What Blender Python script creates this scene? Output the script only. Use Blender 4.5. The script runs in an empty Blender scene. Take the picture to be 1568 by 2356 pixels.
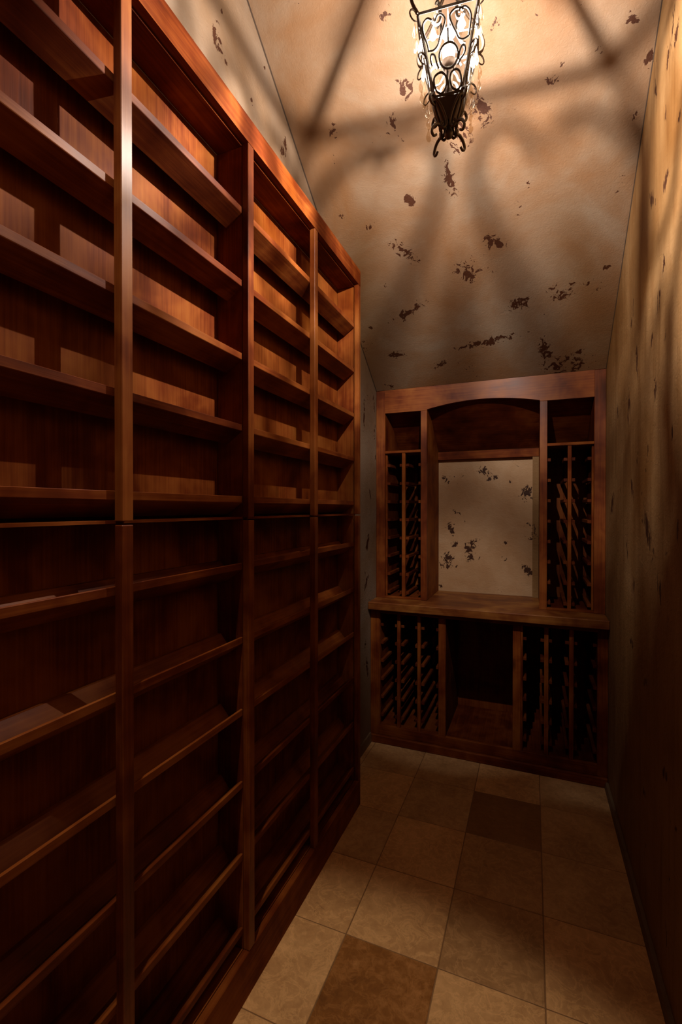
import bpy, bmesh, math, random
from mathutils import Vector, Matrix, Euler

random.seed(7)
sc = bpy.context.scene
COL = sc.collection

# ------------------------------------------------------------------ camera, world, lights, exposure
cam_data = bpy.data.cameras.new('camera')
cam_data.sensor_fit = 'VERTICAL'
cam_data.sensor_height = 36.0
cam_data.sensor_width = 24.0
cam_data.lens = 1070.45 * 36.0 / 2356.0
cam_data.clip_start = 0.02
cam = bpy.data.objects.new('camera', cam_data)
COL.objects.link(cam)
_r = Vector((0.92494, 0.38011, 0.0)); _d = Vector((0.00267, -0.00650, -0.99998)); _f = Vector((-0.38010, 0.92492, -0.00702))
cam.matrix_world = Matrix(((_r.x, -_d.x, -_f.x, 0.5342), (_r.y, -_d.y, -_f.y, -2.5614), (_r.z, -_d.z, -_f.z, 1.3268), (0, 0, 0, 1)))
sc.camera = cam

world = bpy.data.worlds.new('world')
world.use_nodes = True
world.node_tree.nodes['Background'].inputs[0].default_value = (0.0, 0.0, 0.0, 1)
world.node_tree.nodes['Background'].inputs[1].default_value = 0.0
sc.world = world

LAMP_POS = Vector((0.347, -1.43, 2.418))        # the candle bulb of the lantern
LAMP_POWER = 84.0
LAMP_COLOR = (1.0, 0.89, 0.77)
LAMP_RADIUS = 0.0055
SPOT_POS = Vector((0.10, -2.42, 3.70))          # recessed downlight in the high part of the ceiling
SPOT_POWER = 138.0
SPOT_ANGLE = math.radians(44)
SPOT_COLOR = (1.0, 0.80, 0.58)

sc.view_settings.view_transform = 'Standard'
sc.view_settings.look = 'None'
sc.view_settings.gamma = 1.0
sc.view_settings.use_curve_mapping = False
sc.view_settings.exposure = 0.0

# ------------------------------------------------------------------ measured room
XL, XW = -0.3201, 0.8705          # left and right walls
YB = 0.43                         # plaster back wall
YF = -3.2                         # wall behind the camera
YT, ZT, SLOPE = 0.063, 2.0195, 0.7037   # where the sloped ceiling starts
def ceil_z(y): return ZT + SLOPE * (YT - y)

# ------------------------------------------------------------------ node helpers
class NT:
    def __init__(self, name):
        self.m = bpy.data.materials.new(name)
        self.m.use_nodes = True
        self.t = self.m.node_tree
        self.t.nodes.clear()
        self.out = self.t.nodes.new('ShaderNodeOutputMaterial')
    def n(self, kind, **kw):
        nd = self.t.nodes.new('ShaderNode' + kind)
        for k, v in kw.items(): setattr(nd, k, v)
        return nd
    def l(self, a, b): self.t.links.new(a, b)
    def math(self, op, a, b=None, c=None, clamp=False):
        nd = self.n('Math', operation=op); nd.use_clamp = clamp
        for i, v in enumerate((a, b, c)):
            if v is None: continue
            if hasattr(v, 'is_output'): self.l(v, nd.inputs[i])
            else: nd.inputs[i].default_value = v
        return nd.outputs[0]
    def noise(self, vec, scale, detail=3.0, rough=0.55, dist=0.0):
        nd = self.n('TexNoise')
        nd.inputs['Scale'].default_value = scale; nd.inputs['Detail'].default_value = detail
        nd.inputs['Roughness'].default_value = rough; nd.inputs['Distortion'].default_value = dist
        self.l(vec, nd.inputs['Vector'])
        return nd.outputs[0]
    def ramp(self, fac, stops, interp='LINEAR'):
        nd = self.n('ValToRGB'); cr = nd.color_ramp; cr.interpolation = interp
        while len(cr.elements) < len(stops): cr.elements.new(0.5)
        for e, (p, c) in zip(cr.elements, stops):
            e.position = p; e.color = (*c, 1) if len(c) == 3 else c
        self.l(fac, nd.inputs[0])
        return nd.outputs[0]
    def mix(self, fac, a, b, mode='MIX'):
        nd = self.n('Mix', data_type='RGBA', blend_type=mode)
        for s, v in ((nd.inputs[0], fac), (nd.inputs[6], a), (nd.inputs[7], b)):
            if hasattr(v, 'is_output'): self.l(v, s)
            elif isinstance(v, tuple): s.default_value = (*v, 1)
            else: s.default_value = v
        return nd.outputs[2]
    def mapping(self, vec, loc=(0, 0, 0), rot=(0, 0, 0), scale=(1, 1, 1), kind='POINT'):
        nd = self.n('Mapping', vector_type=kind)
        nd.inputs['Location'].default_value = loc; nd.inputs['Rotation'].default_value = rot; nd.inputs['Scale'].default_value = scale
        self.l(vec, nd.inputs[0])
        return nd.outputs[0]
    def bump(self, h, strength, dist, normal=None):
        nd = self.n('Bump'); nd.inputs['Strength'].default_value = strength; nd.inputs['Distance'].default_value = dist
        self.l(h, nd.inputs['Height'])
        if normal is not None: self.l(normal, nd.inputs['Normal'])
        return nd.outputs[0]
    def principled(self, color, rough=0.5, normal=None, **kw):
        nd = self.n('BsdfPrincipled')
        for k, v in (('Base Color', color), ('Roughness', rough)):
            if hasattr(v, 'is_output'): self.l(v, nd.inputs[k])
            elif isinstance(v, tuple): nd.inputs[k].default_value = (*v, 1)
            else: nd.inputs[k].default_value = v
        if normal is not None: self.l(normal, nd.inputs['Normal'])
        for k, v in kw.items(): nd.inputs[k.replace('_', ' ')].default_value = v
        self.l(nd.outputs[0], self.out.inputs[0])
        return nd

def wood(name, axis, tint=(1, 1, 1), rough0=0.48, spec=0.06):
    """stained knotty alder; axis = world axis the grain runs along"""
    t = NT(name)
    tc = t.n('TexCoord').outputs['Object']
    rnd = t.n('ObjectInfo').outputs['Random']
    off = t.n('VectorMath', operation='SCALE'); off.inputs[0].default_value = (37.0, 53.0, 71.0); t.l(rnd, off.inputs['Scale'])
    add = t.n('VectorMath', operation='ADD'); t.l(tc, add.inputs[0]); t.l(off.outputs[0], add.inputs[1])
    v = add.outputs[0]
    fine = [150, 150, 150]; fine[axis] = 4.0
    mid = [13, 13, 13]; mid[axis] = 1.6
    kn = [9, 9, 9]; kn[axis] = 3.6
    warp = t.noise(v, 3.0, 2)
    g1 = t.noise(t.mapping(v, scale=tuple(fine)), 1.0, 3, 0.6)
    g2 = t.noise(t.mapping(v, scale=tuple(mid)), 1.0, 4, 0.55, 0.9)
    blot = t.noise(v, 5.5, 3, 0.6, 0.4)
    vo = t.n('TexVoronoi'); t.l(t.mapping(v, scale=tuple(kn)), vo.inputs['Vector']); vo.inputs['Scale'].default_value = 0.75
    knot = t.math('SUBTRACT', 1.0, t.math('MULTIPLY', t.math('ADD', vo.outputs['Distance'], t.math('MULTIPLY', t.math('SUBTRACT', g2, 0.5), 0.10)), 9.0), clamp=True)
    s = t.math('ADD', t.math('MULTIPLY', g1, 0.22), t.math('MULTIPLY', g2, 0.22))
    s = t.math('ADD', s, t.math('MULTIPLY', blot, 0.56))
    s = t.math('ADD', s, t.math('MULTIPLY', t.math('SUBTRACT', rnd, 0.5), 0.10))
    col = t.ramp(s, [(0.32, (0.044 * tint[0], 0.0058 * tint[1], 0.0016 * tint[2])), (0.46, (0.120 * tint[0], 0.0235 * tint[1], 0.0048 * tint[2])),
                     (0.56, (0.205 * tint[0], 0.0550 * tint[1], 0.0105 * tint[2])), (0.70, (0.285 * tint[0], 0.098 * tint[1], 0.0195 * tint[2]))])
    col = t.mix(t.math('MULTIPLY', knot, 0.85), col, (0.025, 0.007, 0.003))
    nrm = t.bump(g1, 0.12, 0.002)
    rough = t.math('ADD', t.math('MULTIPLY', blot, 0.16), rough0)
    t.principled(col, rough, nrm, Specular_IOR_Level=spec)
    return t.m

def plaster(name, base, chips, grain=45.0, streak=None, bump=0.5, cscale=(1, 1, 0.75), wide=2.3):
    """hand-trowelled plaster with flaked patches showing the dark undercoat"""
    t = NT(name)
    v = t.n('TexCoord').outputs['Object']
    cl = t.noise(v, 2.6, 4, 0.6, 0.6)
    cl2 = t.noise(v, 9.0, 4, 0.65, 0.3)
    c1, c2, c3 = base
    col = t.ramp(cl, [(0.30, c1), (0.50, c2), (0.70, c3)])
    col = t.mix(t.math('MULTIPLY', t.math('SUBTRACT', cl2, 0.42, clamp=True), 1.1), col, tuple(x * y for x, y in zip(c2, (0.80, 0.66, 0.50))))
    if streak:
        st = t.noise(t.mapping(v, scale=streak), 1.0, 4, 0.6, 0.5)
        col = t.mix(t.math('MULTIPLY', t.math('SUBTRACT', st, 0.45, clamp=True), 2.2), col, tuple(x * y for x, y in zip(c1, (0.75, 0.62, 0.42))))
    hf = t.noise(t.mapping(v, scale=cscale), 120.0, 3, 0.60, 0.8)
    mid = t.noise(t.mapping(v, scale=cscale), 30.0, 3, 0.62, 1.3)
    m = None
    for (ax, ay, az, bx, by, bz, w) in chips:
        A, B = Vector((ax, ay, az)), Vector((bx, by, bz))
        e = (B - A).to_track_quat('X', 'Z').to_euler()
        L = max((B - A).length * 0.80, w * 1.3)
        g = t.n('TexGradient', gradient_type='SPHERICAL')
        t.l(t.mapping(v, loc=tuple((A + B) / 2), rot=tuple(e), scale=(L, w * wide, w * wide), kind='TEXTURE'), g.inputs[0])
        m = g.outputs[1] if m is None else t.math('MAXIMUM', m, g.outputs[1])
    tiny = t.math('MULTIPLY', t.math('SUBTRACT', t.noise(v, 6.0, 2), 0.60, clamp=True), 1.15)
    m = t.math('MAXIMUM', t.math('MULTIPLY', m, 1.25, clamp=True), tiny)
    e = t.math('ADD', m, t.math('ADD', t.math('MULTIPLY', t.math('SUBTRACT', hf, 0.5), 1.1), t.math('MULTIPLY', t.math('SUBTRACT', mid, 0.5), 4.2)))
    chip = t.math('MULTIPLY', t.math('SUBTRACT', e, 0.72), 9.0, clamp=True)
    chip = t.math('MULTIPLY', chip, t.math('GREATER_THAN', m, 0.03))
    col = t.mix(chip, col, (0.040, 0.011, 0.0035))
    h = t.math('ADD', t.math('MULTIPLY', t.noise(t.mapping(v, scale=(1, 1, 1.6)), grain, 4, 0.62, 1.2), 0.7), t.math('MULTIPLY', cl2, 0.8))
    h = t.math('SUBTRACT', h, t.math('MULTIPLY', chip, 0.6))
    nrm = t.bump(h, bump, 0.006)
    t.principled(col, 0.62, nrm, Specular_IOR_Level=0.25)
    return t.m

def stone(name, cols, vein=0.5, pits=0.5, grout=False):
    """honed travertine"""
    t = NT(name)
    tc = t.n('TexCoord').outputs['Object']
    rnd = t.n('ObjectInfo').outputs['Random']
    off = t.n('VectorMath', operation='SCALE'); off.inputs[0].default_value = (31.0, 17.0, 11.0); t.l(rnd, off.inputs['Scale'])
    add = t.n('VectorMath', operation='ADD'); t.l(tc, add.inputs[0]); t.l(off.outputs[0], add.inputs[1])
    v = add.outputs[0]
    a = t.noise(v, 6.0, 5, 0.62, 0.35)
    b = t.noise(v, 42.0, 4, 0.68, 0.4)
    f = t.math('ADD', t.math('MULTIPLY', a, 0.62), t.math('MULTIPLY', b, 0.38))
    col = t.ramp(f, [(0.34, cols[0]), (0.50, cols[1]), (0.66, cols[2])])
    ridge = t.math('ABSOLUTE', t.math('SUBTRACT', t.noise(v, 16.0, 5, 0.65, 0.9), 0.5))
    vn = t.math('MULTIPLY', t.math('SUBTRACT', 1.0, t.math('MULTIPLY', ridge, 22.0), clamp=True), vein)
    col = t.mix(vn, col, tuple(min(1, x * 1.35) for x in cols[2]))
    pit = t.math('MULTIPLY', t.math('SUBTRACT', t.noise(v, 26.0, 3, 0.7, 1.0), 0.70), 14.0, clamp=True)
    col = t.mix(t.math('MULTIPLY', pit, pits), col, tuple(x * 0.25 for x in cols[0]))
    nrm = t.bump(t.math('SUBTRACT', b, t.math('MULTIPLY', pit, 1.2)), 0.14, 0.002)
    t.principled(col, 0.46, nrm, Specular_IOR_Level=0.35)
    return t.m

WX, WY, WZ = wood('alder_grain_across', 0), wood('alder_grain_deep', 1), wood('alder_grain_upright', 2)
WFX, WFY, WFZ = wood('satin_alder_across', 0, (1, 1, 1), 0.36, 0.20), wood('satin_alder_deep', 1, (1, 1, 1), 0.40, 0.14), wood('satin_alder_upright', 2, (1, 1, 1), 0.34, 0.24)
WSHX, WSHY, WSHZ = wood('shaded_alder_across', 0, (0.62, 0.5, 0.45), 0.5, 0.1), wood('shaded_alder_deep', 1, (0.62, 0.5, 0.45), 0.5, 0.1), wood('shaded_alder_upright', 2, (0.62, 0.5, 0.45), 0.5, 0.1)  # same alder tinted darker: the shade inside the cabinets is in the colour
WCOUNTER = wood('counter_planks', 0, (1.1, 1.5, 1.7), 0.33, 0.25)
CHIP_CEIL = [(0.102,-1.171,2.888,0.108,-1.144,2.869,0.012),(0.258,-0.86,2.669,0.333,-0.855,2.665,0.0306),(0.335,-0.934,2.721,0.386,-0.874,2.679,0.0242),(0.113,-1.017,2.78,0.135,-0.974,2.749,0.0182),(-0.159,-0.975,2.75,-0.159,-0.936,2.723,0.0115),(0.048,-0.915,2.708,0.085,-0.947,2.73,0.0113),(0.223,-0.791,2.62,0.246,-0.711,2.564,0.0156),(0.066,-0.732,2.579,0.082,-0.703,2.558,0.0117),(0.022,-0.701,2.557,0.046,-0.702,2.558,0.0075),(-0.13,-0.66,2.529,-0.094,-0.674,2.538,0.0076),(-0.028,-0.591,2.48,0.055,-0.517,2.428,0.0143),(0.22,-0.465,2.391,0.301,-0.411,2.353,0.0223),(0.35,-0.549,2.45,0.421,-0.498,2.414,0.0184),(-0.097,-0.292,2.269,0.05,-0.359,2.317,0.0163),(0.432,-0.278,2.259,0.528,-0.29,2.268,0.0207),(0.611,-0.265,2.25,0.681,-0.325,2.293,0.0298),(0.184,-0.118,2.147,0.45,-0.15,2.169,0.0132),(-0.208,-0.128,2.154,-0.099,-0.129,2.154,0.0124),(0.04,-0.035,2.088,0.106,-0.062,2.108,0.0112),(0.569,-0.12,2.148,0.599,-0.003,2.066,0.022),(0.596,0.03,2.043,0.781,0.011,2.056,0.0326),(0.72,-0.03,2.085,0.757,-0.038,2.091,0.0124),(0.51,-0.672,2.536,0.528,-0.672,2.537,0.0084),(0.573,-0.895,2.694,0.611,-0.921,2.712,0.0141),(0.793,-0.973,2.749,0.808,-0.988,2.759,0.013),(0.861,-0.912,2.706,0.859,-0.878,2.682,0.0081),(-0.249,0.031,2.042,-0.209,0.046,2.031,0.0092),(0.837,-0.788,2.619,0.843,-0.771,2.606,0.0073),(0.608,-0.937,2.723,0.626,-0.941,2.726,0.006),(-0.248,-0.267,2.252,-0.224,-0.281,2.262,0.0085),(0.408,-1.058,2.808,0.434,-1.064,2.812,0.0079),(0.806,-0.375,2.328,0.818,-0.358,2.316,0.0091),(-0.231,-0.72,2.57,-0.21,-0.722,2.572,0.0066)]
CHIP_LEFT = [(-0.32,-1.44,2.736,-0.32,-1.417,2.664,0.0157),(-0.32,-1.407,2.671,-0.32,-1.364,2.663,0.0083),(-0.32,-1.548,2.596,-0.32,-1.531,2.603,0.0069),(-0.32,-1.415,2.804,-0.32,-1.407,2.795,0.0077),(-0.32,-1.031,2.694,-0.32,-1.064,2.596,0.0112),(-0.32,-1.179,2.845,-0.32,-1.162,2.833,0.0083),(-0.32,-1.254,2.68,-0.32,-1.249,2.649,0.0058),(-0.32,-0.143,1.913,-0.32,-0.157,1.768,0.0073),(-0.32,0.04,1.825,-0.32,0.032,1.735,0.0091),(-0.32,-0.069,1.181,-0.32,-0.106,1.105,0.011),(-0.32,-0.083,0.949,-0.32,-0.135,0.891,0.0111),(-0.32,-0.113,0.601,-0.32,-0.142,0.536,0.01),(-0.32,-0.113,0.479,-0.32,-0.083,0.372,0.0129),(-0.32,-0.0,2.006,-0.32,0.032,1.9,0.0065),(-0.32,-0.054,1.427,-0.32,-0.031,1.378,0.0062)]
CHIP_RIGHT = [(0.87,-1.106,2.628,0.87,-1.07,2.539,0.0046),(0.87,-1.15,2.559,0.87,-1.108,2.509,0.0053),(0.87,-1.052,2.586,0.87,-1.044,2.532,0.0056),(0.87,-0.907,2.603,0.87,-0.919,2.546,0.0059),(0.87,-1.028,2.437,0.87,-1.024,2.388,0.0045),(0.87,-1.172,2.316,0.87,-1.154,2.292,0.0041),(0.87,-1.067,2.231,0.87,-1.004,2.224,0.0076),(0.87,-0.84,2.301,0.87,-0.919,2.235,0.0064),(0.87,-1.022,2.027,0.87,-1.009,1.973,0.0048),(0.87,-0.971,1.965,0.87,-0.957,1.896,0.0065),(0.87,-1.039,1.822,0.87,-1.022,1.774,0.0046),(0.87,-0.644,1.895,0.87,-0.675,1.795,0.0075),(0.87,-0.935,1.713,0.87,-0.931,1.656,0.0079),(0.87,-0.526,1.802,0.87,-0.514,1.608,0.0069),(0.87,-0.266,1.774,0.87,-0.279,1.698,0.0066),(0.87,-0.681,1.516,0.87,-0.682,1.47,0.0054),(0.87,-0.56,1.443,0.87,-0.609,1.367,0.0056),(0.87,-0.196,1.399,0.87,-0.062,1.287,0.0103),(0.87,-0.767,1.335,0.87,-0.902,1.183,0.0115),(0.87,-1.06,1.215,0.87,-1.055,1.197,0.0043),(0.87,-0.961,1.134,0.87,-1.007,1.074,0.0076),(0.87,-0.631,1.072,0.87,-0.602,1.012,0.0075),(0.87,-1.08,1.037,0.87,-1.09,1.004,0.0043),(0.87,-0.556,0.843,0.87,-0.613,0.834,0.0067),(0.87,-0.804,0.781,0.87,-0.817,0.757,0.007),(0.87,-1.048,0.618,0.87,-1.058,0.587,0.0112),(0.87,-0.786,0.418,0.87,-0.812,0.398,0.0056),(0.87,-1.155,0.524,0.87,-1.163,0.512,0.0046),(0.87,-0.586,2.071,0.87,-0.547,1.99,0.006),(0.87,-1.109,1.543,0.87,-1.102,1.487,0.0035),(0.87,-0.838,1.533,0.87,-0.827,1.479,0.005),(0.87,-0.479,1.21,0.87,-0.498,1.145,0.0059),(0.87,-1.172,1.317,0.87,-1.165,1.251,0.004),(0.87,-0.889,1.87,0.87,-0.878,1.82,0.005)]
CHIP_BACK = [(0.225,0.428,1.576,0.297,0.428,1.541,0.0183),(0.264,0.428,1.502,0.328,0.428,1.519,0.0126),(0.477,0.428,1.385,0.529,0.428,1.452,0.0224),(0.034,0.428,1.185,0.083,0.428,1.207,0.0283),(0.513,0.428,1.162,0.578,0.428,1.2,0.0336),(0.056,0.428,1.113,0.094,0.428,1.087,0.017),(0.129,0.428,1.063,0.226,0.428,1.113,0.0212),(0.163,0.428,1.002,0.19,0.428,1.052,0.0184),(-0.009,0.428,0.978,0.099,0.428,1.016,0.0285),(0.067,0.428,1.295,0.11,0.428,1.301,0.0127),(-0.02,0.428,0.827,-0.004,0.428,0.842,0.0115),(-0.005,0.428,1.536,0.039,0.428,1.494,0.0142),(0.403,0.428,1.486,0.418,0.428,1.496,0.0098),(0.379,0.428,1.117,0.394,0.428,1.128,0.0084),(0.49,0.428,0.99,0.538,0.428,0.94,0.0169)]

P_CEIL = ((0.166, 0.076, 0.029), (0.184, 0.107, 0.060), (0.204, 0.144, 0.099))
P_LEFT = ((0.155, 0.092, 0.050), (0.182, 0.122, 0.080), (0.200, 0.150, 0.112))
P_BACK = ((0.35, 0.195, 0.095), (0.41, 0.252, 0.138), (0.46, 0.310, 0.190))  # lighter than the other plaster, standing in for lamplight in the niche
P_WARM = ((0.165, 0.079, 0.024), (0.225, 0.120, 0.045), (0.275, 0.160, 0.070))
M_CEIL = plaster('ceiling_plaster', P_CEIL, CHIP_CEIL, 85.0, None, 0.34)
M_LEFT = plaster('left_plaster', P_LEFT, CHIP_LEFT, 40.0)
M_RIGHT = plaster('right_plaster', P_WARM, CHIP_RIGHT, 30.0, (5.0, 22.0, 2.4), 0.5, (1.6, 1.6, 0.42), 4.6)
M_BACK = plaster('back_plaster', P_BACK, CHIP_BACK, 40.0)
M_FRONT = plaster('front_plaster', P_CEIL, CHIP_BACK[:1], 40.0)
S_PALE = stone('pale_travertine', ((0.4611, 0.2515, 0.1055), (0.6149, 0.3545, 0.1559), (0.7685, 0.4641, 0.2156)), 0.35)
S_MID = stone('honey_travertine', ((0.369, 0.208, 0.0897), (0.5072, 0.3013, 0.1376), (0.6457, 0.4088, 0.2034)), 0.25)
S_VEIN = stone('veined_travertine', ((0.317, 0.1709, 0.0725), (0.4378, 0.2461, 0.1061), (0.5586, 0.3351, 0.1564)), 0.38)
S_DARK = stone('brown_travertine', ((0.2161, 0.1032, 0.0374), (0.2882, 0.1444, 0.054), (0.3745, 0.1999, 0.0831)), 0.12)
S_SPOT = stone('spotted_brown_travertine', ((0.1784, 0.0695, 0.0175), (0.2882, 0.1178, 0.0288), (0.494, 0.2354, 0.0798)), 0.2)
S_GROUT = stone('grout', ((0.2028, 0.1074, 0.0479), (0.2637, 0.1472, 0.0665), (0.3245, 0.1821, 0.0864)), 0.0)

def simple(name, col, rough, metallic=0.0, noise=0.25):
    t = NT(name)
    v = t.n('TexCoord').outputs['Object']
    f = t.noise(v, 60.0, 3)
    c = t.mix(f, tuple(x * (1 - noise) for x in col), tuple(x * (1 + noise) for x in col))
    t.principled(c, rough, t.bump(f, 0.15, 0.001), Metallic=metallic)
    return t.m
M_IRON = simple('aged_bronze_iron', (0.060, 0.050, 0.042), 0.55, 0.0)
M_DARKIRON = simple('dark_bronze_iron', (0.055, 0.034, 0.021), 0.45, 0.2)
M_SLEEVE = simple('candle_sleeve', (0.75, 0.66, 0.5), 0.5)
M_LATH = simple('bare_gypsum_edge', (0.15, 0.095, 0.052), 0.7)
M_DOORWOOD = WZ

def crystal_mat():
    t = NT('crystal_drop')
    lw = t.n('LayerWeight'); lw.inputs['Blend'].default_value = 0.35
    tr = t.n('BsdfTransparent'); tr.inputs[0].default_value = (0.85, 0.79, 0.70, 1)
    tl = t.n('BsdfTranslucent'); tl.inputs[0].default_value = (0.95, 0.86, 0.74, 1)
    gl = t.n('BsdfGlossy'); gl.inputs['Roughness'].default_value = 0.08; gl.inputs[0].default_value = (1, 0.97, 0.92, 1)
    m1 = t.n('MixShader'); m1.inputs[0].default_value = 0.05; t.l(tr.outputs[0], m1.inputs[1]); t.l(tl.outputs[0], m1.inputs[2])
    m2 = t.n('MixShader'); t.l(t.math('MULTIPLY', lw.outputs['Facing'], 0.10), m2.inputs[0]); t.l(m1.outputs[0], m2.inputs[1]); t.l(gl.outputs[0], m2.inputs[2])
    t.l(m2.outputs[0], t.out.inputs[0])
    return t.m
M_CRYSTAL = crystal_mat()
def bulb_mat():
    t = NT('lit_clear_bulb')
    tr = t.n('BsdfTransparent'); em = t.n('Emission')
    em.inputs[0].default_value = (1.0, 0.86, 0.66, 1); em.inputs[1].default_value = 9.0
    a = t.n('AddShader'); t.l(tr.outputs[0], a.inputs[0]); t.l(em.outputs[0], a.inputs[1]); t.l(a.outputs[0], t.out.inputs[0])
    return t.m
M_BULB = bulb_mat()
def lens_mat():
    t = NT('lit_downlight_lens')
    em = t.n('Emission'); em.inputs[0].default_value = (1.0, 0.84, 0.62, 1); em.inputs[1].default_value = 4.0
    t.l(em.outputs[0], t.out.inputs[0])
    return t.m
M_LENS = lens_mat()

# ------------------------------------------------------------------ mesh helpers
def link(name, me, mat, parent=None, loc=(0, 0, 0)):
    o = bpy.data.objects.new(name, me)
    COL.objects.link(o)
    if mat is not None and len(me.materials) == 0: me.materials.append(mat)
    loc = Vector(loc)
    if parent is not None:
        o.parent = parent
        loc = loc - base_of(parent)
    o.location = loc
    return o
def base_of(o):
    v = Vector((0, 0, 0))
    while o is not None:
        v += o.location; o = o.parent
    return v
def thing(name, label, cat, loc, group=None):
    o = bpy.data.objects.new(name, None); COL.objects.link(o)
    o.empty_display_size = 0.1
    o.location = loc; o['label'] = label; o['category'] = cat
    if group: o['group'] = group
    return o
def tag(o, label, cat, group=None):
    o['label'] = label; o['category'] = cat
    if group: o['group'] = group
    return o
def struct(o):
    o['kind'] = 'structure'; return o

def mesh_from(bm, name):
    me = bpy.data.meshes.new(name); bm.to_mesh(me); bm.free()
    return me
_boxes = {}
def box_mesh(sx, sy, sz, bev):
    key = (round(sx, 5), round(sy, 5), round(sz, 5), bev)
    if key in _boxes: return _boxes[key]
    bm = bmesh.new()
    bmesh.ops.create_cube(bm, size=1.0)
    bmesh.ops.scale(bm, vec=(sx, sy, sz), verts=bm.verts)
    if bev > 0:
        bmesh.ops.bevel(bm, geom=list(bm.edges), offset=min(bev, 0.3 * min(sx, sy, sz)), segments=1, affect='EDGES')
    me = mesh_from(bm, 'board'); _boxes[key] = me
    return me
def box(name, x0, x1, y0, y1, z0, z1, mat, parent=None, bev=0.0012):
    me = box_mesh(x1 - x0, y1 - y0, z1 - z0, bev)
    if len(me.materials) and me.materials[0] is not mat:
        me = me.copy(); me.materials.clear()
    return link(name, me, mat, parent, ((x0 + x1) / 2, (y0 + y1) / 2, (z0 + z1) / 2))
def prism(name, pts, lo, hi, axis, mat, parent=None, origin=None, bev=0.0):
    """extrude a closed outline (given in the two other axes, cyclic order) along axis"""
    org = Vector(origin or (0, 0, 0))
    bm = bmesh.new()
    def mk(a, b, c):
        if axis == 0: return Vector((c, a, b))
        if axis == 1: return Vector((a, c, b))
        return Vector((a, b, c))
    A = [bm.verts.new(mk(a, b, lo) - org) for a, b in pts]
    B = [bm.verts.new(mk(a, b, hi) - org) for a, b in pts]
    n = len(pts)
    bm.faces.new(A); bm.faces.new(list(reversed(B)))
    for i in range(n):
        bm.faces.new((A[i], B[i], B[(i + 1) % n], A[(i + 1) % n]))
    bmesh.ops.recalc_face_normals(bm, faces=bm.faces)
    if bev: bmesh.ops.bevel(bm, geom=list(bm.edges), offset=bev, segments=1, affect='EDGES')
    bmesh.ops.triangulate(bm, faces=[f for f in bm.faces if len(f.verts) > 4])
    return link(name, mesh_from(bm, name), mat, parent, org)
def add_tube(bm, pts, r, sides=6, closed=False, taper=None):
    pts = [Vector(p) for p in pts]; n = len(pts)
    rings = []; prev = None
    for i, p in enumerate(pts):
        if closed: tan = (pts[(i + 1) % n] - pts[i - 1])
        else: tan = pts[min(i + 1, n - 1)] - pts[max(i - 1, 0)]
        tan.normalize()
        up = prev if prev is not None else (Vector((0, 0, 1)) if abs(tan.z) < 0.9 else Vector((1, 0, 0)))
        s = (up - tan * up.dot(tan))
        if s.length < 1e-6: s = tan.orthogonal()
        s.normalize(); prev = s
        b = tan.cross(s)
        rr = r if taper is None else r * taper[i]
        rings.append([bm.verts.new(p + rr * (math.cos(2 * math.pi * k / sides) * s + math.sin(2 * math.pi * k / sides) * b)) for k in range(sides)])
    for i in range(n if closed else n - 1):
        a, c = rings[i], rings[(i + 1) % n]
        for k in range(sides):
            bm.faces.new((a[k], a[(k + 1) % sides], c[(k + 1) % sides], c[k]))
    if not closed:
        bm.faces.new(list(reversed(rings[0]))); bm.faces.new(rings[-1])
def add_lathe(bm, prof, seg=16, c=(0, 0, 0)):
    c = Vector(c); rings = []
    for r, z in prof:
        if r < 1e-6: rings.append([bm.verts.new(c + Vector((0, 0, z)))])
        else: rings.append([bm.verts.new(c + Vector((r * math.cos(2 * math.pi * k / seg), r * math.sin(2 * math.pi * k / seg), z))) for k in range(seg)])
    for a, b in zip(rings, rings[1:]):
        for k in range(seg):
            q = [a[k % len(a)], a[(k + 1) % len(a)], b[(k + 1) % len(b)], b[k % len(b)]]
            u = []
            for x in q:
                if x not in u: u.append(x)
            if len(u) > 2: bm.faces.new(u)
    bmesh.ops.recalc_face_normals(bm, faces=bm.faces)
def add_box(bm, c, s, rz=0.0):
    m = Matrix.Translation(c) @ Matrix.Rotation(rz, 4, 'Z') @ Matrix.Diagonal((*s, 1))
    bmesh.ops.create_cube(bm, size=1.0, matrix=m)
def smooth(o):
    for p in o.data.polygons: p.use_smooth = True
    return o
def curve(pts, n=8):
    """Catmull-Rom through the points"""
    P = [Vector(p) for p in pts]; out = []
    for i in range(len(P) - 1):
        p0, p1, p2, p3 = P[max(i - 1, 0)], P[i], P[i + 1], P[min(i + 2, len(P) - 1)]
        for k in range(n):
            t = k / n
            out.append(0.5 * ((2 * p1) + (p2 - p0) * t + (2 * p0 - 5 * p1 + 4 * p2 - p3) * t * t + (3 * p1 - p0 - 3 * p2 + p3) * t ** 3))
    out.append(P[-1])
    return out

# ------------------------------------------------------------------ the room shell
TH = 0.06
yt = YF - TH
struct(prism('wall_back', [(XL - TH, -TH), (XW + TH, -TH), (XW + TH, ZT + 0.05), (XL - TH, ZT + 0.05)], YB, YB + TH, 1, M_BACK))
wall_poly = [(YB + TH, -TH), (YB + TH, ZT + 0.03), (YT, ceil_z(YT) + 0.03), (yt, ceil_z(yt) + 0.03), (yt, -TH)]
struct(prism('wall_left', wall_poly, XL - TH, XL, 0, M_LEFT))
struct(prism('wall_right', wall_poly, XW, XW + TH, 0, M_RIGHT))
struct(box('wall_front', XL, XW, yt, YF, -TH, ceil_z(YF) + 0.05, M_FRONT, None, 0))
struct(prism('ceiling', [(YB, ZT), (YT, ZT), (YF, ceil_z(YF)), (YF, ceil_z(YF) + TH), (YT, ZT + TH), (YB, ZT + TH)], XL, XW, 0, M_CEIL))
door = struct(box('door_1', 0.0, 0.72, YF + 0.001, YF + 0.036, 0.004, 2.05, WZ))
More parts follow.
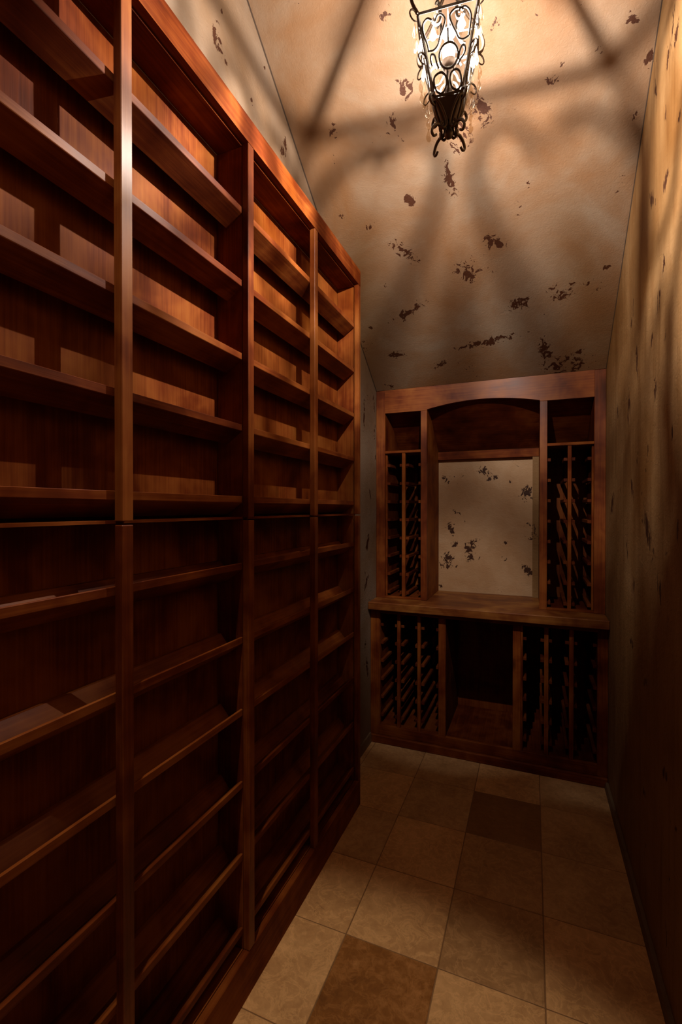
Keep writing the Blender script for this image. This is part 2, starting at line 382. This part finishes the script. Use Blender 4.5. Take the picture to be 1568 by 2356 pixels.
for (z0, z1) in ((0.25, 0.95), (1.10, 1.90)):
    for (x0, x1) in ((0.08, 0.33), (0.39, 0.64)):
        box('door_panel', x0, x1, YF + 0.036, YF + 0.046, z0, z1, WZ, door, 0.004)
hb = bmesh.new(); add_lathe(hb, [(0.0, -0.055), (0.02, -0.05), (0.026, -0.035), (0.02, -0.02), (0.009, -0.012), (0.009, 0.0)], 14)
bmesh.ops.rotate(hb, verts=hb.verts, matrix=Matrix.Rotation(math.radians(90), 3, 'X'))
smooth(link('door_knob', mesh_from(hb, 'door_knob'), M_IRON, door, (0.05, YF + 0.036, 1.0)))
for i, (x0, x1, z0, z1) in enumerate(((-0.075, -0.003, 0.0, 2.13), (0.723, 0.795, 0.0, 2.13), (-0.003, 0.723, 2.055, 2.13))):
    struct(box('trim_%d' % (i + 1), x0, x1, YF, YF + 0.02, z0, z1, WZ if i < 2 else WX))

# dark open cracks where the ceiling meets the side walls
M_CRACK = simple('crack', (0.05, 0.028, 0.016), 0.8)
for i, (x0, x1) in enumerate(((XL, XL + 0.0045), (XW - 0.003, XW))):
    struct(prism('trim_%d' % (5 + i), [(YT, ceil_z(YT) - 0.0025), (YF, ceil_z(YF) - 0.0025), (YF, ceil_z(YF)), (YT, ceil_z(YT))], x0, x1, 0, M_CRACK))

# floor: grout bed with one object for each travertine tile
TX, TY = 0.2852, 0.305
floor = struct(box('floor', XL, XW, YF, YB, -TH, -0.0016, S_GROUT, None, 0))
KINDS = {(0, 0): S_MID, (0, 1): S_MID, (0, 2): S_PALE, (0, 3): S_MID,
         (1, 0): S_PALE, (1, 1): S_MID, (1, 2): S_DARK, (1, 3): S_MID,
         (2, 0): S_MID, (2, 1): S_PALE, (2, 2): S_VEIN, (2, 3): S_MID,
         (3, 0): S_PALE, (3, 1): S_PALE, (3, 2): S_VEIN, (3, 3): S_PALE,
         (4, 0): S_PALE, (4, 1): S_SPOT, (4, 2): S_PALE, (4, 3): S_PALE}
G = 0.0034
for r in range(-2, 11):
    for c in range(4):
        x0 = max(XL, (c - 1) * TX) + G / 2; x1 = min(XW, c * TX if c < 3 else 0.8705) - G / 2
        y1 = min(YB, -r * TY) - G / 2; y0 = max(YF, -(r + 1) * TY) + G / 2
        if y1 - y0 < 0.02: continue
        m = KINDS.get((r, c)) or random.choice((S_PALE, S_MID, S_MID, S_VEIN))
        dz = random.uniform(-0.0004, 0.0)
        box('tile', x0, x1, y0, y1, -0.012 + dz, dz, m, floor, 0.0012)
box('tile', XL + G / 2, -TX - G / 2, -0.604, YB, -0.012, 0.0, S_MID, floor, 0.0012)

# skirting on both sides (rough plaster over a bare top edge)
def skirting(name, x0, x1, y0, y1, h):
    bm = bmesh.new()
    n = int((y1 - y0) / 0.035)
    side = 1 if x1 > 0.5 else -1
    rows = []
    for i in range(n + 1):
        y = y0 + (y1 - y0) * i / n
        j = random.uniform(-0.0022, 0.0022); k = random.uniform(-0.004, 0.003)
        if side > 0: prof = [(x0, 0.0), (x0 + 0.001 + j * 0.4, h * 0.55), (x0 + 0.004 + j * 0.5, h + k), (x1 - 0.0005, h + k * 0.4), (x1 - 0.0005, 0.0)]
        else: prof = [(x1, 0.0), (x1 - 0.001 + j * 0.4, h * 0.6), (x1 - 0.003 + j * 0.5, h + k), (x0 + 0.0005, h + k * 0.4), (x0 + 0.0005, 0.0)]
        rows.append([bm.verts.new((x, y, z)) for x, z in prof])
    for a, b in zip(rows, rows[1:]):
        for k in range(5): bm.faces.new((a[k], a[(k + 1) % 5], b[(k + 1) % 5], b[k]))
    bm.faces.new(rows[0]); bm.faces.new(list(reversed(rows[-1])))
    bmesh.ops.recalc_face_normals(bm, faces=bm.faces)
    return struct(link(name, mesh_from(bm, name), M_LATH if side > 0 else M_LEFT))
skirting('baseboard_right', 0.8545, XW, YF + 0.05, -0.055, 0.030)
skirting('baseboard_left', XL, -0.308, -0.603, -0.055, 0.052)

# ------------------------------------------------------------------ the shallow display racks on the left wall
RX = -0.1764                       # front of the face frame
RB = RX - 0.020                    # back of the face frame
BX = -0.2804                       # face of the back panel
SW = 0.0268                        # stile width
EDGES = [-0.604, -1.048, -1.4625, -1.8835, -2.305]      # far edge of each stile
Y_END, Y_NEAR = EDGES[0], EDGES[-1] - SW
SHELF_TOPS_UP = [2.1465, 1.9485, 1.7500, 1.5560, 1.3608]
SHELF_TOPS_LOW = [1.1790, 0.9760, 0.7785, 0.5800, 0.3810, 0.1770]

# cradle cross-section: a front board leaning down towards the back and a rear board rising to the back panel
CRADLE = [(0.0, 0.0), (0.0, -0.0172), (-0.0475, -0.0500), (-0.0822, -0.0150), (-0.0822, 0.0030), (-0.0720, 0.0030), (-0.0435, -0.0300), (-0.0060, 0.0)]
def cradle_mesh(L):
    bm = bmesh.new()
    A = [bm.verts.new((x, -L / 2, z)) for x, z in CRADLE]; B = [bm.verts.new((x, L / 2, z)) for x, z in CRADLE]
    n = len(CRADLE)
    for i in range(n): bm.faces.new((A[i], A[(i + 1) % n], B[(i + 1) % n], B[i]))
    bm.faces.new(list(reversed(A))); bm.faces.new(B)
    bmesh.ops.recalc_face_normals(bm, faces=bm.faces)
    ed = [e for e in bm.edges if abs(e.verts[0].co.y - e.verts[1].co.y) > 0.01 and max(v.co.x for v in e.verts) > -0.01]
    bmesh.ops.bevel(bm, geom=ed, offset=0.0009, segments=1, affect='EDGES')
    bmesh.ops.triangulate(bm, faces=[f for f in bm.faces if len(f.verts) > 4])
    return mesh_from(bm, 'shelf')
def display_rack(label, z0, z1, tops, upper):
    rack = thing('display_rack', label, 'wine rack', (BX, (Y_END + Y_NEAR) / 2, z0))
    zs0 = z0 + 0.006 if upper else 0.118
    zs1 = 2.3161 if upper else z1 - 0.001
    for i, ye in enumerate(EDGES):
        box('stile', RB, RX, ye - SW, ye, zs0, zs1, WFZ, rack, 0.0014)
        if i == 0: box('side_panel', BX + 0.0006, RB - 0.0055, ye - 0.020, ye - 0.0005, z0, 2.3105 if upper else z1, WZ, rack, 0.001)
        elif i == 4: box('side_panel', BX + 0.0006, RB - 0.0008, ye - SW, ye - 0.0005, z0, 2.3105 if upper else z1, WZ, rack, 0.001)
        elif i == 2: box('divider', BX + 0.0006, RB - 0.0008, ye - SW, ye - 0.001, z0 if upper else 0.118, 2.3105 if upper else z1, WZ, rack, 0.001)
    if upper:
        prism('top_rail', [(RB, 2.3165), (RX, 2.3165), (RX, 2.382), (RX - 0.004, 2.3915), (RX - 0.009, 2.3935), (RB, 2.3935)], Y_NEAR, Y_END, 1, WY, rack, (RX, (Y_END + Y_NEAR) / 2, 2.35))
        box('top_panel', BX, RB - 0.0006, Y_NEAR, Y_END - 0.0005, 2.3115, 2.3300, WY, rack)
    else:
        box('base_rail', RB, RX, Y_NEAR, Y_END, 0.0, 0.1175, WY, rack, 0.002)
    for a, b in ((EDGES[2], EDGES[0]), (EDGES[4], EDGES[2])):
        L = (b - SW - 0.0006) - (a - 0.0004)
        me = cradle_mesh(L)
        yc = (b - SW - 0.0006 + a - 0.0004) / 2
        for z in tops: link('shelf', me, WFY, rack, (RB - 0.0006, yc, z))
        box('back_panel', BX - 0.012, BX, a + 0.0004 - SW * 0.5, b - 0.0004 - SW * 0.5, z0 + 0.001, z1 - 0.002 if not upper else 2.3110, WZ, rack, 0)
        if upper: box('bottom_panel', BX + 0.0006, RB - 0.002, a, b - SW, z0 + 0.0015, z0 + 0.0075, WY, rack, 0)
        else: box('bottom_panel', BX + 0.0006, RB - 0.001, a - SW + 0.0, b - SW, 0.100, 0.1172, WY, rack, 0)
    return rack
display_rack('upper reddish brown display rack on left wall with sloping bottle shelves, bright under the lantern', 1.2970, 2.3930, SHELF_TOPS_UP, True)
display_rack('lower reddish brown display rack standing on the tile floor along left wall, mostly in shadow', 0.0, 1.2968, SHELF_TOPS_LOW, False)

# ------------------------------------------------------------------ the bottle cabinets on the back wall
CL, CR = XL + 0.001, XW - 0.001
FY, FT = 0.063, 0.019              # front plane of the upper cabinet, frame thickness
CB = YB - 0.001                    # back of the cabinets
ZC = 0.8037                        # counter top
def bottle_rails(cab, xs, y0, y1, zs):
    for (x0, x1) in xs:
        for z in zs: box('bottle_rail', x0, x1, y0, y1, z - 0.008, z + 0.008, WSHY, cab, 0.0008)
hutch = thing('bottle_hutch', 'tall wooden wine cabinet standing on the counter, arched opening over bare plaster niche', 'wine cabinet', ((CL + CR) / 2, CB, ZC))
S1, S2, S3, S4, S5, S6 = -0.2661, -0.0542, -0.0187, 0.5689, 0.6045, 0.8187
ZR, ZARC = 1.8850, 1.9230
for (x0, x1, z1) in ((CL, S1, ZT - 0.001), (S2, S3, ZR), (S4, S5, ZR), (S6, CR, ZT - 0.001)):
    box('stile', x0, x1, FY, FY + FT, ZC + 0.0005, z1 - 0.0005, WFZ, hutch)
arc = []
for i in range(25):
    u = i / 24.0; x = S4 + (S3 - S4) * u
    arc.append((x, ZR + 0.005 + (ZARC - ZR - 0.005) * (1 - (2 * u - 1) ** 2)))
prism('top_rail', [(S1, ZR), (S1, ZT - 0.001), (S6, ZT - 0.001), (S6, ZR), (S4, ZR)] + arc + [(S3, ZR)], FY, FY + FT, 1, WFX, hutch, ((S1 + S6) / 2, FY, 1.95))
for (x0, x1) in ((S1, S2), (S5, S6)):
    box('bottom_rail', x0, x1, FY, FY + FT, ZC + 0.0005, 0.8150, WX, hutch)
    box('shelf', x0 + 0.0003, x1 - 0.0003, FY + 0.001, CB - 0.016, 1.6500, 1.6642, WX, hutch)
    box('bottom_panel', x0 + 0.0003, x1 - 0.0003, FY + FT, CB - 0.016, ZC + 0.0005, 0.8140, WSHY, hutch, 0)
    box('back_panel', x0, x1, CB - 0.015, CB, ZC + 0.0005, ZT - 0.022, WSHZ, hutch, 0)
for (x0, x1) in ((CL, S1 - 0.034), (S2, S3), (S4, S5), (S6 + 0.034, CR)):
    pass
box('side_panel', S1 - 0.018, S1, FY + FT, CB, ZC + 0.0005, ZT - 0.022, WSHZ, hutch)
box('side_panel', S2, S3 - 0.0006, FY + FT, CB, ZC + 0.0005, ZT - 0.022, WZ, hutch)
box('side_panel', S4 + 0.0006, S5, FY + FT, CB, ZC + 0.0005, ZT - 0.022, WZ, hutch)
box('side_panel', S6, S6 + 0.018, FY + FT, CB, ZC + 0.0005, ZT - 0.022, WSHZ, hutch)
box('top_panel', CL, CR, FY + FT, CB, ZT - 0.020, ZT - 0.001, WX, hutch)
SOFF = [(FY + FT, 1.9280), (0.200, 1.8480), (CB - 0.0145, 1.6890)]
for (x0, x1) in ((S1, S2), (S3, S4), (S5, S6)):
    prism('sloped_soffit', SOFF + [(y + 0.006, z + 0.011) for y, z in reversed(SOFF)], x0 + 0.0004, x1 - 0.0004, 0, WSHX, hutch, ((x0 + x1) / 2, 0.25, 1.80))
box('arch_rail', S3 + 0.0003, S4 - 0.0003, CB - 0.0340, CB - 0.0002, 1.634, 1.684, WX, hutch)
UP_ROWS = [1.5805 - 0.1063 * k for k in range(8)]
for (a, b, pl, pr) in ((S1, S2, -0.1656, -0.1460), (S5, S6, 0.7002, 0.7177)):
    for y in (FY + 0.006, CB - 0.045):
        box('post', pl, pr, y, y + 0.018, 0.8145, 1.6495, WZ, hutch, 0.001)
        if y < 0.2:
            box('side_post', (a if a < 0 else b - 0.009), (a + 0.009 if a < 0 else b), y + 0.014, y + 0.030, 0.8145, 1.6495, WZ, hutch, 0.001)
    ex = 0.0092
    xs = [(a + (ex if a < 0 else 0.0002), a + (ex if a < 0 else 0) + 0.0175), (pl - 0.0177, pl - 0.0001), (pr + 0.0001, pr + 0.0177), (b - 0.0180 - (0 if a < 0 else ex), b - 0.0002 - (0 if a < 0 else ex))]
    bottle_rails(hutch, xs, FY + 0.022, CB - 0.022, UP_ROWS)

counter = box('countertop', CL, CR, -0.0880, CB, 0.7600, ZC, WCOUNTER, None, 0.0035)
tag(counter, 'thick stained wooden counter slab with worn scratched top, running from wall to wall', 'countertop')

base = thing('bottle_base_cabinet', 'low wooden wine cabinet under the counter with dark open centre bay, on the tile floor', 'wine cabinet', ((CL + CR) / 2, CB, 0.0))
LY = -0.040
B1, B2, B3, B4, B5, B6 = -0.2672, 0.0668, 0.1050, 0.4435, 0.4816, 0.8244
ZTOP = 0.7598
for (x0, x1, z1) in ((CL, B1, ZTOP), (B2, B3, 0.735), (B4, B5, 0.735), (B6, CR, ZTOP)):
    box('stile', x0, x1, LY, LY + FT, 0.0455 if x0 in (CL, B6) else 0.0985, z1 - 0.0004, WZ, base)
box('top_rail', B1, B6, LY, LY + FT, 0.7352, ZTOP, WX, base)
box('bottom_rail', B1, B6, LY, LY + FT, 0.0455, 0.0982, WX, base)
box('toe_strip', CL, CR, LY - 0.014, LY + FT, 0.0, 0.0450, WX, base, 0.004)
box('edge_strip', B5 + 0.0004, 0.4915, LY + 0.002, LY + FT, 0.0985, 0.7348, WZ, base)
box('edge_strip', B1, B1 + 0.004, LY + 0.004, LY + FT, 0.0985, 0.7348, WZ, base)
for (x0, x1) in ((CL, B1), (B2, B3), (B4, 0.4915), (B6, CR)):
    box('side_panel', x0, x1, LY + FT + 0.0002, CB, 0.0005, ZTOP, WSHZ, base)
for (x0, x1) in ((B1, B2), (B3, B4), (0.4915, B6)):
    box('bottom_panel', x0 + 0.0002, x1 - 0.0002, LY + FT, CB - 0.013, 0.080, 0.0975, WSHY, base, 0)
    box('back_panel', x0 + 0.0002, x1 - 0.0002, CB - 0.012, CB, 0.0005, ZTOP, WSHZ, base, 0)
LOW_ROWS = [0.6650 - 0.1037 * k for k in range(6)]
for (a, b, posts) in ((B1, B2, ((-0.1643, -0.1462), (-0.0495, -0.0321))), (0.4915, B6, ((0.5910, 0.6101), (0.7027, 0.7226)))):
    xs = [(a + 0.0002, a + 0.0170)]
    for (pl, pr) in posts:
        for y in (LY + 0.004, CB - 0.040):
            box('post', pl, pr, y, y + 0.018, 0.0978, 0.7345, WZ, base, 0.001)
        xs += [(pl - 0.0172, pl - 0.0001), (pr + 0.0001, pr + 0.0172)]
    xs.append((b - 0.0170, b - 0.0002))
    bottle_rails(base, xs, LY + 0.024, CB - 0.016, LOW_ROWS)

# plaster return closing the right rear corner of the niche
M_RETURN = plaster('niche_return_plaster', P_WARM, CHIP_BACK[4:5], 40.0)
struct(prism('trim_4', [(0.5350, ZC), (S4 - 0.0003, ZC), (S4 - 0.0003, 1.6335), (0.5350, 1.6335)], 0.4000, YB, 1, M_RETURN))
# ------------------------------------------------------------------ the hanging lantern
LZ = LAMP_POS.z
LROT = math.radians(7.0)
lantern = thing('lantern', 'wrought iron lantern with scrollwork and crystal drops, lit, hanging from sloped ceiling', 'lantern', (LAMP_POS.x, LAMP_POS.y, 2.24))
lantern.rotation_euler = (0, 0, LROT)
L0 = 2.24                                             # local zero
ZT0, ZB0 = 2.457 - L0, 2.291 - L0                     # top and bottom of the cage
HT, HB = 0.0665, 0.0310
def lpart(name, bm, mat, parent=None, sm=True):
    o = bpy.data.objects.new(name, mesh_from(bm, name)); COL.objects.link(o)
    o.data.materials.append(mat); o.parent = parent or lantern
    if sm: smooth(o)
    return o
def half(z): return HB + (HT - HB) * (z - ZB0) / (ZT0 - ZB0)
def corner(sx, sy, z): return Vector((sx * half(z), sy * half(z), z))
bm = bmesh.new()
for sx in (-1, 1):
    for sy in (-1, 1): add_tube(bm, [corner(sx, sy, ZB0), corner(sx, sy, ZT0)], 0.0030, 4)
lpart('corner_bars', bm, M_IRON, sm=False)
for nm, z, r in (('top_ring', ZT0, 0.0034), ('bottom_ring', ZB0, 0.0036)):
    bm = bmesh.new(); h = half(z)
    for k in range(4):
        a = math.pi / 4 + k * math.pi / 2; b = a + math.pi / 2
        add_tube(bm, [Vector((math.cos(a) * h * 1.4142, math.sin(a) * h * 1.4142, z)), Vector((math.cos(b) * h * 1.4142, math.sin(b) * h * 1.4142, z))], r, 4)
    lpart(nm, bm, M_IRON, sm=False)
# scrollwork of one face, in (u, v): u across -1..1, v down 0..1 (from the face of the cage, inner strands spread to shape the ceiling shadow)
U = lambda x, y: ((x - (835 - 30 * (y - 170) / 1150.0)) / (405 - 220 * (y - 170) / 1150.0), (y - 170) / 1150.0)
SCROLLS = [
    [(620, 300), (560, 262), (500, 310), (490, 380), (505, 470), (545, 600), (560, 690)],
    [(660, 330), (690, 262), (745, 250), (795, 325), (768, 430), (722, 530), (688, 640), (625, 695), (548, 690)],
    [(1040, 275), (1010, 240), (930, 235), (860, 300), (888, 420), (936, 530), (968, 612), (1030, 645), (1105, 620)],
    [(985, 290), (1000, 250), (1060, 235), (1115, 285), (1140, 370), (1130, 470), (1105, 620)],
    [(600, 900), (585, 800), (600, 745), (640, 770), (660, 860), (690, 950)],
    [(960, 890), (985, 780), (1020, 720), (1050, 750), (1040, 830), (990, 890), (945, 960)],
    [(690, 1010), (630, 1050), (620, 1140), (660, 1260), (730, 1290), (785, 1200), (785, 1090), (740, 1020), (690, 1010)],
    [(920, 1010), (860, 1040), (835, 1130), (860, 1240), (920, 1290), (975, 1250), (985, 1150), (965, 1050), (920, 1010)],
    [(828, 455), (828, 520), (828, 580), (828, 640)],  # upright added for the spike in the ceiling shadow
    [(810, 1010), (800, 1100), (812, 1190), (800, 1330)],
]
def face_pt(k, u, v, out=0.0):
    z = ZT0 + (ZB0 - ZT0) * v; h = half(z)
    p = Vector((u * h, -h - out, z))
    return Matrix.Rotation(k * math.pi / 2, 3, 'Z') @ p
def teardrop(bm, top, L, r, ax):
    """faceted drop, flattened along ax"""
    prof = [(0.0, 0.0), (0.25, -0.15), (0.62, -0.42), (0.95, -0.66), (0.92, -0.82), (0.5, -0.95), (0.0, -1.0)]
    ax = Vector(ax).normalized(); side = ax.cross(Vector((0, 0, 1))).normalized()
    rings = []
    for rr, z in prof:
        if rr == 0: rings.append([bm.verts.new(top + Vector((0, 0, z * L)))])
        else: rings.append([bm.verts.new(top + Vector((0, 0, z * L)) + r * rr * (math.cos(2 * math.pi * k / 8) * side + 0.45 * math.sin(2 * math.pi * k / 8) * ax)) for k in range(8)])
    for a, b in zip(rings, rings[1:]):
        for k in range(8):
            q = []
            for x in (a[k % len(a)], a[(k + 1) % len(a)], b[(k + 1) % len(b)], b[k % len(b)]):
                if x not in q: q.append(x)
            if len(q) > 2: bm.faces.new(q)
    bmesh.ops.recalc_face_normals(bm, faces=bm.faces)
for k in range(4):
    bm = bmesh.new()
    for sc_ in SCROLLS:
        uv = [U(x, y) for x, y in sc_]
        pts = curve([face_pt(k, u, v) for u, v in uv], 4)
        add_tube(bm, pts, 0.0024, 5)
    ring = [face_pt(k, *U(828 + 128 * math.cos(a), 810 + 172 * math.sin(a))) for a in [2 * math.pi * i / 22 for i in range(22)]]
    add_tube(bm, ring, 0.0028, 5, closed=True)
    lpart('scroll_panel', bm, M_IRON)
    for (x, y, L, r) in ((635, 385, 0.036, 0.0085), (1015, 330, 0.036, 0.0100), (715, 1060, 0.036, 0.0085), (915, 1045, 0.036, 0.0095)):
        u, v = U(x, y)
        bm = bmesh.new(); n = face_pt(k, 0, 0.5) - Vector((0, 0, face_pt(k, 0, 0.5).z))
        teardrop(bm, face_pt(k, u, v, 0.003), L, r, n)
        lpart('crystal_drop', bm, M_CRYSTAL, sm=False)
# corner curls with hanging drops
for sx in (-1, 1):
    for sy in (-1, 1):
        dg = Vector((sx, sy, 0)).normalized()
        for v in (0.05, 0.56):
            z = ZT0 + (ZB0 - ZT0) * v
            c0 = corner(sx, sy, z)
            bm = bmesh.new()
            pts = [c0 + Vector((0, 0, 0.004))] + [c0 + dg * (0.012 - 0.012 * math.cos(a)) * 1.05 + Vector((0, 0, 0.012 * math.sin(a))) for a in [0.3 + i * 0.42 for i in range(13)]]
            add_tube(bm, pts, 0.0024, 5, taper=[1.0 - 0.03 * i for i in range(len(pts))])
            lpart('corner_curl', bm, M_DARKIRON)
            for dz, L in ((-0.014, 0.036), (-0.048, 0.034)) + (((-0.078, 0.034),) if v > 0.5 else ()):
                bm = bmesh.new(); teardrop(bm, c0 + dg * (0.011 + (0.0 if dz > -0.03 else -0.004)) + Vector((0, 0, dz)), L, 0.0080, dg)
                lpart('crystal_drop', bm, M_CRYSTAL, sm=False)
# crown arms up to the stem
ZTOPH = ZT0 + 0.125
for sx in (-1, 1):
    for sy in (-1, 1):
        bm = bmesh.new(); dg = Vector((sx, sy, 0)).normalized(); r0 = HT * 1.414
        prof = [(r0, 0.0), (r0 + 0.016, 0.018), (r0 + 0.020, 0.040), (r0 + 0.004, 0.062), (r0 - 0.030, 0.078), (0.034, 0.094), (0.012, 0.112), (0.006, 0.125)]
        add_tube(bm, curve([dg * r + Vector((0, 0, ZT0 + z)) for r, z in prof], 5), 0.0040, 6)
        prof2 = [(0.052, 0.006), (0.040, 0.004), (0.028, 0.018), (0.026, 0.040), (0.034, 0.060), (0.040, 0.052)]
        lpart('crown_arm', bm, M_DARKIRON)
        bm = bmesh.new(); add_tube(bm, curve([dg * r + Vector((0, 0, ZT0 + z)) for r, z in prof2], 5), 0.0034, 6)
        lpart('inner_scroll', bm, M_IRON)
        bm = bmesh.new(); teardrop(bm, dg * 0.040 + Vector((0, 0, ZT0 + 0.050)), 0.030, 0.0075, dg); lpart('crystal_drop', bm, M_CRYSTAL, sm=False)
bm = bmesh.new()
add_lathe(bm, [(0.0, 0.012), (0.008, 0.014), (0.016, 0.010), (0.018, 0.004), (0.016, 0.0), (0.0, 0.0)], 16, (0, 0, ZT0 + 0.001))
for sx in (-1, 1): add_tube(bm, [(sx * 0.015, 0, ZT0 + 0.004), (sx * HT, 0, ZT0)], 0.0022, 5); add_tube(bm, [(0, sx * 0.015, ZT0 + 0.004), (0, sx * HT, ZT0)], 0.0022, 5)
lpart('top_cap', bm, M_IRON)
bm = bmesh.new()
add_lathe(bm, [(0.0, 0.030), (0.007, 0.026), (0.010, 0.016), (0.006, 0.008), (0.009, 0.0), (0.012, -0.006), (0.006, -0.012), (0.0, -0.012)], 12, (0, 0, ZTOPH))
lpart('crown_finial', bm, M_DARKIRON)
# chain and canopy
zc_l = ceil_z(LAMP_POS.y) - L0
zz = ZTOPH + 0.026; i = 0
while zz < zc_l - 0.040:
    bm = bmesh.new(); w, hgt = 0.0085, 0.0150
    ring = [Vector((w * math.cos(a), 0, hgt * math.sin(a) + zz + hgt)) for a in [2 * math.pi * q / 14 for q in range(14)]]
    if i % 2: ring = [Vector((0, p.x, p.z)) for p in ring]
    add_tube(bm, ring, 0.0019, 5, closed=True); lpart('chain_link', bm, M_DARKIRON)
    zz += 0.0255; i += 1
bm = bmesh.new(); add_lathe(bm, [(0.0, -0.046), (0.006, -0.046), (0.008, -0.036), (0.022, -0.030), (0.048, -0.018), (0.056, -0.004), (0.056, 0.0), (0.0, 0.0)], 24)
can = lpart('ceiling_canopy', bm, M_DARKIRON)
can.location = (0, 0, zc_l - 0.0); can.rotation_euler = Euler((0, 0, -LROT)).to_matrix().to_4x4().to_euler()
can.matrix_local = Matrix.Translation((0, 0, zc_l - 0.001)) @ Matrix.Rotation(-LROT, 4, 'Z') @ Matrix.Rotation(-math.atan(SLOPE), 4, 'X')
# base cup, feet and finial
bm = bmesh.new()
for (za, ha, zb, hb_) in ((ZB0 - 0.003, HB - 0.001, ZB0 - 0.043, 0.013),):
    A = [bm.verts.new((sx * ha, sy * ha, za)) for sx, sy in ((-1, -1), (1, -1), (1, 1), (-1, 1))]
    B = [bm.verts.new((sx * hb_, sy * hb_, zb)) for sx, sy in ((-1, -1), (1, -1), (1, 1), (-1, 1))]
    bm.faces.new(A); bm.faces.new(list(reversed(B)))
    for q in range(4): bm.faces.new((A[q], B[q], B[(q + 1) % 4], A[(q + 1) % 4]))
bmesh.ops.recalc_face_normals(bm, faces=bm.faces)
lpart('base_cup', bm, M_DARKIRON, sm=False)
for sx in (-1, 1):
    for sy in (-1, 1):
        bm = bmesh.new(); dg = Vector((sx, sy, 0)).normalized()
        prof = [(0.043, 0.034), (0.052, 0.036), (0.058, 0.046), (0.052, 0.056), (0.041, 0.053), (0.034, 0.040), (0.022, 0.020), (0.013, 0.004), (0.016, -0.008), (0.032, -0.006), (0.045, -0.014), (0.052, -0.030), (0.046, -0.038), (0.038, -0.032)]
        pts = curve([dg * r + Vector((0, 0, z - 0.002)) for r, z in prof], 4)
        n = len(pts); add_tube(bm, pts, 0.0036, 6, taper=[0.75 + 0.35 * math.sin(math.pi * q / (n - 1)) for q in range(n)])
        lpart('foot_scroll', bm, M_DARKIRON)
for k in range(4):
    bm = bmesh.new(); R3 = Matrix.Rotation(k * math.pi / 2, 3, 'Z')
    for s in (-1, 1):
        pts = curve([R3 @ Vector(p) for p in ((s * 0.027, -0.033, 0.045), (s * 0.016, -0.029, 0.030), (s * 0.006, -0.021, 0.008), (s * 0.004, -0.017, -0.006), (s * 0.011, -0.019, -0.016), (s * 0.018, -0.020, -0.008), (s * 0.013, -0.020, -0.001))], 4)
        add_tube(bm, pts, 0.0030, 6)
    lpart('leaf_scroll', bm, M_DARKIRON)
bm = bmesh.new(); add_lathe(bm, [(0.0, 0.012), (0.010, 0.008), (0.006, 0.0), (0.008, -0.006), (0.0105, -0.014), (0.008, -0.022), (0.0, -0.026)], 14, (0, 0, -0.004))
lpart('finial_ball', bm, M_DARKIRON)
# candle and bulb
bm = bmesh.new(); add_lathe(bm, [(0.0, ZB0 - 0.002), (0.0095, ZB0 - 0.002), (0.0095, LZ - L0 - 0.030), (0.0, LZ - L0 - 0.030)], 14)
lpart('candle_sleeve', bm, M_DARKIRON)
bm = bmesh.new(); add_lathe(bm, [(0.0096, LZ - L0 - 0.0400), (0.0150, LZ - L0 - 0.0340), (0.0186, LZ - L0 - 0.0275), (0.0190, LZ - L0 - 0.0280), (0.0160, LZ - L0 - 0.0370), (0.0096, LZ - L0 - 0.0430), (0.0096, LZ - L0 - 0.0400)], 20)  # added pan, sized to keep lamplight off the floor and lower racks
lpart('shadow_pan', bm, M_DARKIRON)
bm = bmesh.new(); zb = LZ - L0
add_lathe(bm, [(0.0, zb - 0.030), (0.008, zb - 0.030), (0.0135, zb - 0.016), (0.0160, zb - 0.002), (0.0140, zb + 0.012), (0.0085, zb + 0.026), (0.003, zb + 0.036), (0.0, zb + 0.038)], 16)
lpart('bulb', bm, M_BULB)
ld = bpy.data.lights.new('lantern_light', 'POINT'); ld.energy = LAMP_POWER; ld.color = LAMP_COLOR; ld.shadow_soft_size = LAMP_RADIUS
lo = bpy.data.objects.new('lantern_light', ld); COL.objects.link(lo); lo.parent = lantern; lo.location = (0, 0, zb)

# ------------------------------------------------------------------ recessed downlight over the near end
dl = thing('recessed_downlight', 'round recessed downlight in the high near end of the sloped ceiling', 'ceiling light', (SPOT_POS.x, SPOT_POS.y, ceil_z(SPOT_POS.y) - 0.004))
tilt = Matrix.Rotation(-math.atan(SLOPE), 4, 'X')
bm = bmesh.new(); add_lathe(bm, [(0.052, 0.003), (0.052, -0.004), (0.056, -0.008), (0.070, -0.004), (0.072, 0.003)], 28)
o = link('trim_ring', mesh_from(bm, 'trim_ring'), M_SLEEVE); o.parent = dl; o.matrix_local = tilt; smooth(o)
bm = bmesh.new(); add_lathe(bm, [(0.0, 0.002), (0.0515, 0.002), (0.0515, -0.0005), (0.0, -0.0005)], 28)
o = link('lens', mesh_from(bm, 'lens'), M_LENS); o.parent = dl; o.matrix_local = tilt
sd = bpy.data.lights.new('downlight_beam', 'SPOT'); sd.energy = SPOT_POWER; sd.color = SPOT_COLOR; sd.spot_size = SPOT_ANGLE; sd.spot_blend = 0.30; sd.shadow_soft_size = 0.03
so = bpy.data.objects.new('downlight_beam', sd); COL.objects.link(so); so.location = SPOT_POS
so.parent = dl; so.location = SPOT_POS - dl.location - Vector((0, 0, 0.0))
